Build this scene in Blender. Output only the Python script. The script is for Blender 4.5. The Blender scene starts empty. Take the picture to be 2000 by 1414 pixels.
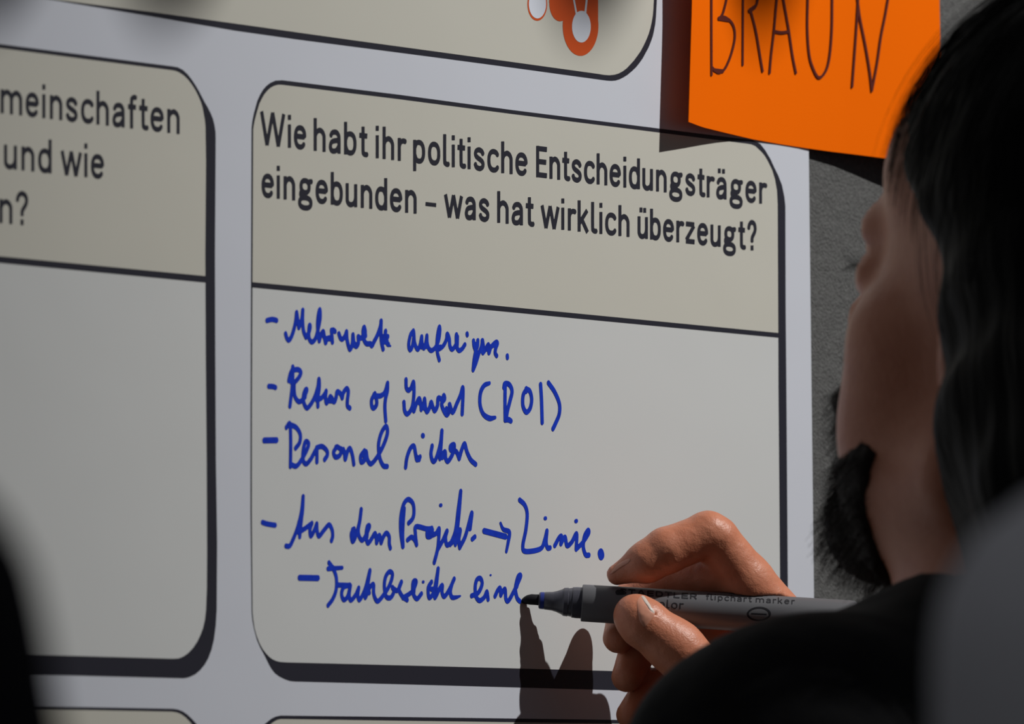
import bpy, math, random
import numpy as np
from mathutils import Vector, Matrix

random.seed(7)
rng = np.random.default_rng(7)
sc = bpy.context.scene
COL = sc.collection

# ------------------------------------------------------------------ camera geometry
F = 13900.0            # focal length in pixels of the 2000x1414 frame
MM = 0.000215          # metres per pixel at the middle of the poster
D0 = F * MM            # distance camera -> poster point in the frame centre
O = np.array([0.0, 0.0, 1.45])
U = np.array([10200.0, 838.0, F]); U /= np.linalg.norm(U)      # poster's right, in camera axes (x right, y down, z away)
V = np.array([0.004, 1.0, 0.0]); V = V - V.dot(U) * U
# keep the poster's vertical lines vertical in the picture
V = np.array([0.004, 1.0, -(0.004 * U[0] + U[1]) / U[2]]); V /= np.linalg.norm(V)
W = np.cross(U, V)                                             # into the board
R_ = np.array([U[0], W[0], -V[0]])
DN = np.array([U[1], W[1], -V[1]])
FW = np.array([U[2], W[2], -V[2]])
CAM = O - D0 * FW

cam_d = bpy.data.cameras.new('camera')
cam = bpy.data.objects.new('camera', cam_d)
COL.objects.link(cam)
cam_d.sensor_width = 36.0
cam_d.lens = F * 36.0 / 2000.0
cam_d.clip_start = 0.05
cam_d.clip_end = 60
M = Matrix(((R_[0], -DN[0], -FW[0], CAM[0]), (R_[1], -DN[1], -FW[1], CAM[1]), (R_[2], -DN[2], -FW[2], CAM[2]), (0, 0, 0, 1)))
cam.matrix_world = M
sc.camera = cam

def P(px, py, h=0.0):
    """point on the poster plane (or h metres in front of it)"""
    d = FW + (px - 1000.0) / F * R_ + (py - 707.0) / F * DN
    t = (-h - CAM[1]) / d[1]
    return CAM + t * d
TIP = P(1019, 1171)
DT = float((TIP - CAM).dot(FW))
def vm_world(p):
    p = np.asarray(p, dtype=float)
    return CAM + p[..., 0:1] * R_ + p[..., 1:2] * DN + p[..., 2:3] * FW
def VM(px, py, z=0.0):
    """picture position + metres beyond the pen tip -> metric view axes"""
    d = DT + z
    return np.array([(px - 1000.0) / F * d, (py - 707.0) / F * d, d])
def VW(px, py, z=0.0):
    return vm_world(VM(px, py, z))

cam_d.dof.use_dof = True
cam_d.dof.focus_distance = DT + 0.02
cam_d.dof.aperture_fstop = (cam_d.lens / 1000.0) / 0.0150

# ------------------------------------------------------------------ world, light, exposure
sc.view_settings.view_transform = 'Standard'
sc.view_settings.look = 'None'
sc.view_settings.exposure = 0.0
sc.view_settings.gamma = 1.0
sc.view_settings.use_curve_mapping = False
wd = bpy.data.worlds.new('world'); sc.world = wd; wd.use_nodes = True
bg = wd.node_tree.nodes['Background']
bg.inputs[0].default_value = (0.90, 0.92, 1.0, 1)
bg.inputs[1].default_value = 0.072

def lamp(name, loc, target, power, radius, col, kind='SPOT', size=60):
    ld = bpy.data.lights.new(name, kind)
    ld.energy = power; ld.color = col; ld.shadow_soft_size = radius
    if kind == 'SPOT':
        ld.spot_size = math.radians(size); ld.spot_blend = 1.0
    o = bpy.data.objects.new(name, ld); COL.objects.link(o)
    o.location = loc
    dv = Vector(target) - Vector(loc)
    o.rotation_euler = dv.to_track_quat('-Z', 'Y').to_euler()
    return o
LD = np.array([0.44, -1.0, 1.17]); LD /= np.linalg.norm(LD)     # towards the lamp: right, out of the board, up
LDIST = 2.3
LPOS = TIP + LD * LDIST
lamp('stage_spot', tuple(LPOS), tuple(P(1000, 600) + np.array([0.34, 0, 0.0])), 210.0, 0.013, (1.0, 0.99, 0.965), size=56)

# ------------------------------------------------------------------ helpers
def lin(c):
    return tuple(((x / 255.0) / 12.92 if x <= 10 else (((x / 255.0) + 0.055) / 1.055) ** 2.4) for x in c)

def mat(name, col, rough=0.6, spec=0.5, metal=0.0, noise=None, bump=None, sss=0.0, sheen=0.0, coat=0.0, stretch=None, trans=0.0):
    m = bpy.data.materials.new(name); m.use_nodes = True
    nt = m.node_tree; b = nt.nodes['Principled BSDF']
    b.inputs['Base Color'].default_value = (*col, 1)
    b.inputs['Roughness'].default_value = rough
    b.inputs['Specular IOR Level'].default_value = spec
    b.inputs['Metallic'].default_value = metal
    if sss:
        b.inputs['Subsurface Weight'].default_value = sss
        b.inputs['Subsurface Radius'].default_value = (0.006, 0.002, 0.001)
        b.inputs['Subsurface Scale'].default_value = 0.6
    if sheen:
        b.inputs['Sheen Weight'].default_value = sheen
    if coat:
        b.inputs['Coat Weight'].default_value = coat
        b.inputs['Coat Roughness'].default_value = 0.15
    tc = nt.nodes.new('ShaderNodeTexCoord')
    mp = nt.nodes.new('ShaderNodeMapping')
    nt.links.new(tc.outputs['Object'], mp.inputs['Vector'])
    if stretch:
        mp.inputs['Scale'].default_value = stretch
    if noise:                                  # (scale, amount, second colour)
        s, amt, c2 = noise
        n = nt.nodes.new('ShaderNodeTexNoise'); n.inputs['Scale'].default_value = s
        n.inputs['Detail'].default_value = 6
        nt.links.new(mp.outputs[0], n.inputs['Vector'])
        r = nt.nodes.new('ShaderNodeValToRGB')
        r.color_ramp.elements[0].position = 0.5 - amt / 2; r.color_ramp.elements[1].position = 0.5 + amt / 2
        r.color_ramp.elements[0].color = (*c2, 1); r.color_ramp.elements[1].color = (*col, 1)
        nt.links.new(n.outputs['Fac'], r.inputs['Fac'])
        nt.links.new(r.outputs['Color'], b.inputs['Base Color'])
    if bump:                                   # list of (scale, distance, detail)
        prev = None
        for s, dist, det in bump:
            n = nt.nodes.new('ShaderNodeTexNoise'); n.inputs['Scale'].default_value = s
            n.inputs['Detail'].default_value = det
            nt.links.new(mp.outputs[0], n.inputs['Vector'])
            bp = nt.nodes.new('ShaderNodeBump'); bp.inputs['Distance'].default_value = dist
            bp.inputs['Strength'].default_value = 1.0
            nt.links.new(n.outputs['Fac'], bp.inputs['Height'])
            if prev: nt.links.new(prev.outputs['Normal'], bp.inputs['Normal'])
            prev = bp
        nt.links.new(prev.outputs['Normal'], b.inputs['Normal'])
    return m

def mesh_obj(name, verts, faces, m, parent=None, smooth=False):
    me = bpy.data.meshes.new(name)
    me.from_pydata([tuple(map(float, v)) for v in verts], [], [tuple(map(int, f)) for f in faces])
    me.update()
    if m: me.materials.append(m)
    if smooth:
        me.polygons.foreach_set('use_smooth', [True] * len(me.polygons))
    o = bpy.data.objects.new(name, me); COL.objects.link(o)
    if parent:
        o.parent = parent
        o.matrix_parent_inverse = parent.matrix_world.inverted() if False else Matrix.Translation(-Vector(parent.location))
    return o

def thing(name, label, cat, loc, group=None):
    o = bpy.data.objects.new(name, None); COL.objects.link(o)
    o.location = tuple(loc); o.empty_display_size = 0.05
    o['label'] = label; o['category'] = cat
    if group: o['group'] = group
    return o

def box_mesh(lo, hi):
    x0, y0, z0 = lo; x1, y1, z1 = hi
    v = [(x0, y0, z0), (x1, y0, z0), (x1, y1, z0), (x0, y1, z0), (x0, y0, z1), (x1, y0, z1), (x1, y1, z1), (x0, y1, z1)]
    f = [(0, 3, 2, 1), (4, 5, 6, 7), (0, 1, 5, 4), (1, 2, 6, 5), (2, 3, 7, 6), (3, 0, 4, 7)]
    return v, f

def bevel(o, w, seg=2):
    md = o.modifiers.new('bevel', 'BEVEL'); md.width = w; md.segments = seg

# ---- 2-D strokes -> clean single-layer mesh (distance field + marching squares) in picture-plane units
ASP = 1.0 / 0.59       # the board is seen foreshortened: one px across is 1.69 px on the paper
def spline(pts, n=7):
    pts = [np.array(p, float) for p in pts]
    if len(pts) < 3: return pts
    out = []
    ext = [2 * pts[0] - pts[1]] + pts + [2 * pts[-1] - pts[-2]]
    for i in range(1, len(ext) - 2):
        p0, p1, p2, p3 = ext[i - 1], ext[i], ext[i + 1], ext[i + 2]
        for k in range(n):
            t = k / n
            out.append(0.5 * ((2 * p1) + (p2 - p0) * t + (2 * p0 - 5 * p1 + 4 * p2 - p3) * t * t + (3 * p1 - p0 - 3 * p2 + p3) * t ** 3))
    out.append(pts[-1])
    return out

def field_mesh(prims, step=1.0, asp=ASP, runmax=40):
    """prims: ('cap',x0,y0,r0,x1,y1,r1) round segment, ('box',x0,y0,x1,y1,r) flat-ended segment; px coordinates, r in paper px.
    returns verts(px,py) and faces"""
    xs = []; ys = []
    for p in prims:
        if p[0] == 'cap': xs += [p[1] - p[3], p[4] + p[6], p[4] - p[6], p[1] + p[3]]; ys += [p[2] - p[3], p[5] - p[6], p[2] + p[3], p[5] + p[6]]
        else: xs += [p[1] - p[5], p[3] - p[5], p[1] + p[5], p[3] + p[5]]; ys += [p[2] - p[5], p[4] - p[5], p[2] + p[5], p[4] + p[5]]
    x0, x1, y0, y1 = min(xs) - 2, max(xs) + 2, min(ys) - 2, max(ys) + 2
    nx = int((x1 - x0) / step) + 2; ny = int((y1 - y0) / step) + 2
    D = np.full((ny, nx), 9.0)
    for p in prims:
        if p[0] == 'cap':
            _, ax, ay, r0, bx, by, r1 = p; rr = max(r0, r1)
        else:
            _, ax, ay, bx, by, rr = p
        i0 = max(0, int((min(ax, bx) - rr - 2 - x0) / step)); i1 = min(nx, int((max(ax, bx) + rr + 2 - x0) / step) + 2)
        j0 = max(0, int((min(ay, by) - rr - 2 - y0) / step)); j1 = min(ny, int((max(ay, by) + rr + 2 - y0) / step) + 2)
        X = (x0 + step * np.arange(i0, i1))[None, :] * asp; Y = (y0 + step * np.arange(j0, j1))[:, None]
        AX, BX = ax * asp, bx * asp
        dx, dy = BX - AX, by - ay
        L2 = dx * dx + dy * dy + 1e-9
        t = ((X - AX) * dx + (Y - ay) * dy) / L2
        if p[0] == 'cap':
            tc = np.clip(t, 0, 1)
            d = np.hypot(X - AX - tc * dx, Y - ay - tc * dy) - (r0 + (r1 - r0) * tc)
        else:
            L = math.sqrt(L2)
            d = np.maximum(np.abs((X - AX) * dy - (Y - ay) * dx) / L - rr, np.abs(t - 0.5) * L - L / 2)
        sub = D[j0:j1, i0:i1]
        np.minimum(sub, d, out=sub)
    verts = []; faces = []; vid = {}
    def V_(k, x, y):
        if k not in vid:
            vid[k] = len(verts); verts.append((x, y))
        return vid[k]
    ins = D < 0
    for j in range(ny - 1):
        row = ins[j:j + 2]
        if not row.any(): continue
        s = row[0, :-1].astype(int) + row[0, 1:] + row[1, :-1] + row[1, 1:]
        i = 0
        while i < nx - 1:
            if s[i] == 0: i += 1; continue
            if s[i] == 4:
                k = i
                while k < nx - 1 and s[k] == 4 and k - i < runmax: k += 1
                faces.append([V_((a, b), x0 + a * step, y0 + b * step) for a, b in ((i, j), (i, j + 1), (k, j + 1), (k, j))])
                i = k; continue
            c = ((i, j), (i, j + 1), (i + 1, j + 1), (i + 1, j))
            poly = []
            for q in range(4):
                a = c[q]; b = c[(q + 1) % 4]
                da = D[a[1], a[0]]; db = D[b[1], b[0]]
                if da < 0: poly.append(V_(a, x0 + a[0] * step, y0 + a[1] * step))
                if (da < 0) != (db < 0):
                    t = da / (da - db); t = min(max(t, 0.02), 0.98)
                    key = (min(a, b), max(a, b))
                    poly.append(V_(key, x0 + (a[0] + (b[0] - a[0]) * t) * step, y0 + (a[1] + (b[1] - a[1]) * t) * step))
            if len(poly) >= 3: faces.append(poly)
            i += 1
    return verts, faces

def print_obj(name, prims, m, parent, h=0.0005, step=1.0, fn=None, asp=ASP, runmax=40):
    v, f = field_mesh(prims, step, asp, runmax)
    if fn is None: fn = lambda x, y: P(x, y, h)
    return mesh_obj(name, [fn(x, y) for x, y in v], f, m, parent)

def polygon_obj(name, pts, m, parent, h):
    return mesh_obj(name, [P(x, y, h) for x, y in pts][::-1], [list(range(len(pts)))], m, parent)

# ---- 3-D distance fields -> surface nets
def nets(f, lo, hi, h):
    lo = np.array(lo, float); hi = np.array(hi, float)
    n = np.ceil((hi - lo) / h).astype(int) + 1
    xs = [lo[a] + h * np.arange(n[a]) for a in range(3)]
    X, Y, Z = np.meshgrid(*[x.astype(np.float32) for x in xs], indexing='ij')
    D = f(X, Y, Z)
    D[0] = D[-1] = 1; D[:, 0] = D[:, -1] = 1; D[:, :, 0] = D[:, :, -1] = 1
    S = D < 0
    c = S[:-1, :-1, :-1].astype(np.int8)
    for dx, dy, dz in ((1, 0, 0), (0, 1, 0), (0, 0, 1), (1, 1, 0), (1, 0, 1), (0, 1, 1), (1, 1, 1)):
        c = c + S[dx:S.shape[0] - 1 + dx, dy:S.shape[1] - 1 + dy, dz:S.shape[2] - 1 + dz]
    act = np.argwhere((c > 0) & (c < 8))
    idx = -np.ones(c.shape, np.int64); idx[tuple(act.T)] = np.arange(len(act))
    acc = np.zeros((len(act), 3)); cnt = np.zeros(len(act))
    corners = [(a, b, d) for a in (0, 1) for b in (0, 1) for d in (0, 1)]
    for ca in corners:
        for ax in range(3):
            if ca[ax] == 1: continue
            cb = list(ca); cb[ax] = 1
            A = act + ca; B = act + cb
            da = D[tuple(A.T)]; db = D[tuple(B.T)]
            mk = (da < 0) != (db < 0)
            t = np.where(mk, da / np.where(mk, da - db, 1), 0)
            p = A.astype(float); p[:, ax] += t
            acc[mk] += p[mk]; cnt[mk] += 1
    verts = lo + h * acc / cnt[:, None]
    faces = []
    for ax in range(3):
        a1, a2 = (ax + 1) % 3, (ax + 2) % 3
        sl0 = [slice(None)] * 3; sl1 = [slice(None)] * 3
        sl0[ax] = slice(0, -1); sl1[ax] = slice(1, None)
        s0 = S[tuple(sl0)]; s1 = S[tuple(sl1)]
        e = np.argwhere(s0 != s1)
        e = e[(e[:, a1] > 0) & (e[:, a2] > 0) & (e[:, a1] < S.shape[a1] - 1) & (e[:, a2] < S.shape[a2] - 1)]
        o1 = np.zeros(3, int); o1[a1] = 1; o2 = np.zeros(3, int); o2[a2] = 1
        q = np.stack([idx[tuple((e - o1 - o2).T)], idx[tuple((e - o2).T)], idx[tuple(e.T)], idx[tuple((e - o1).T)]], 1)
        fl = s0[tuple(e.T)]
        q[~fl] = q[~fl][:, ::-1]
        faces.append(q)
    return verts, np.concatenate(faces)

def fast_obj(name, verts, faces, m, parent=None):
    me = bpy.data.meshes.new(name)
    me.vertices.add(len(verts)); me.vertices.foreach_set('co', np.asarray(verts, np.float32).ravel())
    me.loops.add(faces.size); me.loops.foreach_set('vertex_index', faces.astype(np.int32).ravel())
    me.polygons.add(len(faces)); me.polygons.foreach_set('loop_start', np.arange(0, faces.size, 4, dtype=np.int32))
    me.polygons.foreach_set('loop_total', np.full(len(faces), 4, np.int32)) if False else None
    me.update(calc_edges=True); me.validate()
    me.polygons.foreach_set('use_smooth', np.ones(len(faces), bool))
    if m: me.materials.append(m)
    o = bpy.data.objects.new(name, me); COL.objects.link(o)
    if parent:
        o.parent = parent; o.matrix_parent_inverse = Matrix.Translation(-Vector(parent.location))
    return o

def smin(a, b, k):
    h = np.clip(0.5 + 0.5 * (b - a) / k, 0, 1)
    return b + (a - b) * h - k * h * (1 - h)
def smax(a, b, k): return -smin(-a, -b, k)
def s_cap(X, Y, Z, a, b, r0, r1, sq=None):
    d = np.subtract(b, a); L2 = float(d.dot(d)) + 1e-12
    t = np.clip(((X - a[0]) * d[0] + (Y - a[1]) * d[1] + (Z - a[2]) * d[2]) / L2, 0, 1)
    return np.sqrt((X - a[0] - t * d[0]) ** 2 + (Y - a[1] - t * d[1]) ** 2 + (Z - a[2] - t * d[2]) ** 2) - (r0 + (r1 - r0) * t)
def s_ell(X, Y, Z, c, r):
    x, y, z = (X - c[0]) / r[0], (Y - c[1]) / r[1], (Z - c[2]) / r[2]
    k0 = np.sqrt(x * x + y * y + z * z) + 1e-9
    k1 = np.sqrt((x / r[0]) ** 2 + (y / r[1]) ** 2 + (z / r[2]) ** 2) + 1e-9
    return k0 * (k0 - 1) / k1
def wob(X, Y, Z, s, seed=0):
    r = np.random.default_rng(seed); o = 0
    for _ in range(6):
        k = r.normal(size=3) * s; o = o + np.sin(X * k[0] + Y * k[1] + Z * k[2] + r.uniform(0, 6.28))
    return o / 6

# ------------------------------------------------------------------ materials
M_white = mat('poster_white', (0.565, 0.585, 0.645), 0.42, 0.5, bump=[(9, 0.0012, 2)])
M_head = mat('printed_beige', (0.525, 0.512, 0.452), 0.42, 0.5, bump=[(9, 0.0012, 2)])
M_body = mat('printed_pale_grey', (0.565, 0.575, 0.570), 0.42, 0.5, bump=[(9, 0.0012, 2)])
M_dark = mat('printed_near_black', (0.020, 0.020, 0.030), 0.5, 0.25)
M_blue = mat('blue_marker_ink', (0.009, 0.045, 0.52), 0.55, 0.12, noise=(260, 0.5, (0.006, 0.026, 0.36)))
M_logo = mat('printed_rust_orange', (0.56, 0.075, 0.010), 0.45, 0.4)
M_logow = mat('printed_white', (0.62, 0.65, 0.72), 0.45, 0.4)
M_card = mat('orange_card_stock', (0.90, 0.148, 0.0010), 0.8, 0.03, bump=[(900, 0.00004, 2)])
_nt = M_card.node_tree; _b = _nt.nodes['Principled BSDF']; _o = _nt.nodes['Material Output']
_tr = _nt.nodes.new('ShaderNodeBsdfTranslucent'); _tr.inputs[0].default_value = (1.0, 0.16, 0.02, 1)
_mx = _nt.nodes.new('ShaderNodeMixShader'); _mx.inputs[0].default_value = 0.10
_nt.links.new(_b.outputs[0], _mx.inputs[1]); _nt.links.new(_tr.outputs[0], _mx.inputs[2]); _nt.links.new(_mx.outputs[0], _o.inputs['Surface'])
M_cardink = mat('brown_black_pen_ink', (0.085, 0.012, 0.008), 0.6, 0.2)
M_felt = mat('grey_felt', (0.122, 0.122, 0.120), 0.95, 0.1, noise=(420, 0.55, (0.075, 0.075, 0.074)), bump=[(700, 0.0009, 5), (90, 0.0012, 3)])
M_alu = mat('brushed_aluminium', (0.55, 0.55, 0.56), 0.35, 0.5, metal=1.0)
M_floor = mat('grey_floor', (0.10, 0.10, 0.105), 0.7, 0.3, noise=(5, 0.6, (0.07, 0.07, 0.075)))
M_pen = mat('grey_pen_plastic', (0.12, 0.12, 0.128), 0.45, 0.3, noise=(60, 0.8, (0.12, 0.12, 0.13)))
M_penlt = mat('dark_translucent_grey_plastic', (0.080, 0.080, 0.098), 0.35, 0.4, noise=(90, 0.6, (0.035, 0.035, 0.05)))
M_nib = mat('ink_soaked_nib', (0.004, 0.004, 0.007), 0.6, 0.3)
M_penprint = mat('black_pen_print', (0.012, 0.012, 0.016), 0.5, 0.3)
M_skin = mat('skin', (0.60, 0.235, 0.135), 0.42, 0.38, noise=(120, 0.7, (0.50, 0.17, 0.092)), bump=[(1500, 0.00012, 3), (420, 0.00025, 3)], sss=0.12)
M_nail = mat('fingernail', (0.60, 0.27, 0.18), 0.30, 0.45)
M_nailband = mat('pale_fingernail', (0.60, 0.52, 0.46), 0.35, 0.4)
M_hair = mat('black_hair', (0.0025, 0.0022, 0.0022), 0.55, 0.14, bump=[(60, 0.004, 3)], stretch=(1, 1, 0.12))
M_beard = mat('dark_beard_hair', (0.017, 0.012, 0.010), 0.65, 0.3, bump=[(500, 0.002, 4)])
M_shirt = mat('black_cotton', (0.0050, 0.0050, 0.0060), 0.9, 0.15, bump=[(14, 0.012, 2), (900, 0.0003, 2)], sheen=0.05)
M_grey = mat('light_grey_cotton', (0.88, 0.88, 0.90), 0.9, 0.15, bump=[(12, 0.01, 2)])
M_dkcloth = mat('navy_black_cloth', (0.012, 0.012, 0.015), 0.9, 0.15, bump=[(12, 0.01, 2)])

# ------------------------------------------------------------------ setting
v, f = box_mesh((-6, -6, -0.05), (6, 6, 0.0))
fl = mesh_obj('floor', v, f, M_floor); fl['kind'] = 'structure'
v, f = box_mesh((-6, 6.0, 0.0), (6, 6.1, 3.2))
wb = mesh_obj('wall_back', v, f, mat('grey_plaster', (0.30, 0.30, 0.31), 0.9, 0.2, noise=(3, 0.8, (0.27, 0.27, 0.28)))); wb['kind'] = 'structure'

# ------------------------------------------------------------------ pin board
BT = 0.0026                         # the poster is mounted on thin foam board
pl = P(-680, 707)[0]; pr = P(2150, 707)[0]
bx0, bx1, bz0, bz1 = pl - 0.10, pr + 0.06, 0.72, 2.02
board = thing('pinboard', 'grey felt pinboard on a metal stand behind the poster', 'pinboard', ((bx0 + bx1) / 2, BT + 0.015, 0.0))
v, f = box_mesh((bx0, BT, bz0), (bx1, BT + 0.028, bz1)); mesh_obj('felt_panel', v, f, M_felt, board)
for a, b in (((bx0 - 0.025, BT - 0.006, bz0 - 0.025), (bx0, BT + 0.034, bz1 + 0.025)), ((bx1, BT - 0.006, bz0 - 0.025), (bx1 + 0.025, BT + 0.034, bz1 + 0.025)),
             ((bx0, BT - 0.006, bz1), (bx1, BT + 0.034, bz1 + 0.025)), ((bx0, BT - 0.006, bz0 - 0.025), (bx1, BT + 0.034, bz0))):
    v, f = box_mesh(a, b); bevel(mesh_obj('frame_rail', v, f, M_alu, board), 0.003)
for x in (bx0 - 0.02, bx1 - 0.005):
    v, f = box_mesh((x, BT + 0.036, 0.03), (x + 0.025, BT + 0.061, bz1 - 0.1)); bevel(mesh_obj('leg', v, f, M_alu, board), 0.004)
    v, f = box_mesh((x - 0.01, BT - 0.25, 0.0), (x + 0.035, BT + 0.33, 0.03)); bevel(mesh_obj('foot', v, f, M_alu, board), 0.006)

# ------------------------------------------------------------------ poster
poster = thing('poster', 'large white printed poster with beige question boxes and handwriting in blue', 'poster', tuple(P(700, 707)))
def pe(y): return 1580 + 0.01136 * (y - 290)
ztop, zbot = -560, 2050
edge = [(-680, ztop), (-680, zbot), (pe(zbot), zbot), (pe(ztop), ztop)]
lo = [P(x, y, 0.0) for x, y in edge]
zt = max(p[2] for p in lo) ; zb = min(p[2] for p in lo)
zt = P(900, ztop)[2]; zb = P(900, zbot)[2]
xr = [P(pe(y), y)[0] for y in (ztop, zbot)]
q = [(P(-680, 700)[0], zt), (P(-680, 700)[0], zb), (xr[1], zb), (xr[0], zt)]
v = [(x, 0.0, z) for x, z in q] + [(x, BT - 0.0001, z) for x, z in q]
f = [(0, 1, 2, 3), (7, 6, 5, 4)] + [(i, i + 4, (i + 1) % 4 + 4, (i + 1) % 4) for i in range(4)]
f = [(0, 1, 2, 3), (4, 7, 6, 5), (0, 4, 5, 1), (1, 5, 6, 2), (2, 6, 7, 3), (3, 7, 4, 0)]
mesh_obj('foam_board_sheet', v, f, M_white, poster)

# right box
R_out = [(551, 156.6), (780, 185), (1000, 214.8), (1160, 235), (1283.5, 250.5), (1400, 265), (1470, 273.3), (1485, 281), (1495, 294), (1505, 311), (1512.5, 327.5),
         (1520, 342.5), (1527.5, 362), (1532, 384), (1534, 402), (1534.6, 600), (1536, 760), (1539, 1160), (1539.5, 1230), (1536, 1290), (1524, 1328), (1506, 1350), (1488, 1356),
         (1183, 1347.4), (800, 1336.8), (575, 1331), (566, 1330), (556, 1326.5), (546, 1321.5), (537, 1315), (530, 1306), (524.8, 1296.7), (516.5, 1279.6), (509, 1266), (502, 1250),
         (496.5, 1230), (493, 1212), (491.5, 1195), (489.3, 1000), (489.5, 800), (490.3, 540), (491.2, 300), (491.4, 250), (493, 236), (496, 221), (502.6, 197), (508, 185), (514, 175), (520, 168), (528, 161.8), (538, 157.4)]
R_in = [(550, 165.6), (780, 194), (1000, 222.8), (1160, 243), (1283.5, 258.6), (1400, 273.3), (1458, 280.6), (1467, 282), (1475, 285.4), (1487, 296.5), (1494, 305), (1500.5, 316.5), (1508, 332), (1513.5, 350),
        (1517.4, 372), (1518.8, 400), (1520, 650), (1520.3, 760), (1523.7, 1160), (1524, 1210), (1520, 1260), (1508, 1298), (1490, 1316), (1470, 1319), (1183, 1310.2), (800, 1299.8),
        (560, 1293.6), (548, 1292.8), (540, 1291), (533, 1288), (526, 1283), (519.5, 1276), (513, 1267.5), (506.8, 1256), (501.5, 1242), (497.5, 1228), (494.8, 1210), (493.4, 1196), (491.9, 1000), (492.1, 800), (493.2, 540),
        (494.4, 300), (494.6, 252), (497.3, 236), (502.6, 216), (506.5, 203), (511.2, 193), (516.5, 184), (522.4, 176.8), (529, 171), (536.5, 167.2), (543, 165.7)]
def dvR(x): return 551.0 + (x - 494) * (650.0 - 551.0) / (1518.4 - 494)
def dvRb(x): return 561.3 + (x - 494) * (659.2 - 561.3) / (1518.4 - 494)
# left box
L_out = [(-615, 80), (-608, 45), (-590, 22), (-560, 15), (0, 86), (170, 108), (337.6, 129.7), (347, 131.3), (357, 136.3), (366.5, 145), (374.7, 155.6), (382, 166.5), (389, 178.5), (399.5, 199), (406, 210), (412, 222), (416, 232), (419, 244), (421, 257), (421.4, 269),
         (420.6, 400), (420, 500), (420.6, 700), (421.8, 900), (424.2, 1060), (423.4, 1190), (421.5, 1222), (418, 1249), (413.5, 1268), (407, 1285.5), (400, 1298), (391, 1309), (381.5, 1317), (371, 1322), (364, 1324), (358, 1324.7), (200, 1320.7), (29, 1316.2), (-560, 1301), (-590, 1295), (-608, 1275), (-615, 1240)]
L_in = [(-612, 90), (-605, 54), (-588, 30), (-560, 22.5), (0, 94), (170, 116), (336, 137.2), (343, 138.6), (350, 141.6), (359, 147.5), (367.7, 156), (375, 165.7), (382, 177), (387.5, 188), (392.4, 199.5), (395.5, 210), (397.9, 222.7), (400, 234.5), (401.2, 247.5), (402.3, 318), (400.8, 500),
        (401.8, 700), (403.6, 900), (404.4, 1081), (403.9, 1150), (402.3, 1191), (400, 1211), (396.4, 1227), (391.5, 1240), (385.5, 1252.7), (377, 1265.5), (367, 1276), (358, 1282.3), (349, 1285.8), (338, 1286.6), (170, 1281.7), (25, 1277.5), (-560, 1262), (-588, 1254), (-605, 1234), (-612, 1200)]
def dvL(x): return 500.5 + x * 38.5 / 400
def dvLb(x): return 513.0 + x * 38.5 / 400
# top box
T_out = [(-615, -150), (-608, -122), (-590, -98), (-560, -89), (37, -9.5), (100, -0.5), (300, 32.5), (460, 60), (580, 77), (700, 92.5), (850, 112), (1000, 132), (1185, 157.4), (1194, 158), (1202.5, 157.3), (1210, 155), (1217.5, 151.3), (1226, 146), (1234, 139.3), (1242, 131.8), (1249, 123), (1255.4, 114),
         (1261, 103.5), (1266.8, 93), (1271.5, 81), (1275, 71), (1277.5, 60), (1279.8, 47), (1281.3, 33), (1283, 0), (1283, -400), (-615, -400)]
T_in = [(-609, -158), (-602, -132), (-584, -109), (-560, -102), (0, -20), (110, -0.5), (300, 24), (500, 51.7), (600, 66), (700, 80), (850, 100.5), (1000, 121), (1169.5, 144.5), (1180, 146.3), (1190, 147), (1201, 145.8), (1209, 143.2), (1216, 139.4), (1224, 133.4), (1231, 126), (1238, 118.3), (1244.5, 109.5), (1251, 100.3), (1256.5, 90),
        (1262, 78.5), (1267, 66), (1270.5, 54), (1273, 42), (1275, 30), (1276, 18), (1277, 0), (1277, -395), (-609, -395)]
# bottom boxes
BL_out = [(-615, 1430), (-608, 1392), (-590, 1372), (-560, 1364), (47, 1378.8), (338, 1384.3), (348, 1385.8), (357, 1389.3), (366, 1395.5), (374.5, 1403.6), (384, 1414), (392, 1427), (399, 1445), (402, 1470), (402, 1700), (-615, 1690)]
BL_in = [(-611, 1435), (-604, 1398), (-588, 1378), (-560, 1370), (47, 1384.6), (336, 1390), (346, 1391.6), (354, 1395), (363, 1401.6), (371, 1410), (380, 1421), (388, 1434), (393, 1450), (396, 1475), (396, 1695), (-611, 1685)]
BR_out = [(548, 1397.4), (800, 1400.5), (1190, 1405.8), (1480, 1410), (1500, 1418), (1518, 1440), (1528, 1475), (1530, 1700), (491, 1690), (491, 1470), (498, 1440), (508, 1424), (518, 1413.2), (529.4, 1404), (538, 1399.6)]
BR_in = [(548, 1404.4), (800, 1408), (1190, 1413), (1470, 1417), (1490, 1425), (1508, 1445), (1517, 1480), (1520, 1695), (494, 1685), (494, 1475), (502, 1445), (512, 1430), (522, 1420), (532, 1411.5), (540, 1406.6)]
def clip_above(pts, fn):
    out = []
    for i in range(len(pts)):
        a, b = pts[i], pts[(i + 1) % len(pts)]
        ia, ib = a[1] < fn(a[0]), b[1] < fn(b[0])
        if ia: out.append(a)
        if ia != ib:
            da, db = a[1] - fn(a[0]), b[1] - fn(b[0]); t = da / (da - db)
            out.append((a[0] + (b[0] - a[0]) * t, a[1] + (b[1] - a[1]) * t))
    return out
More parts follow.
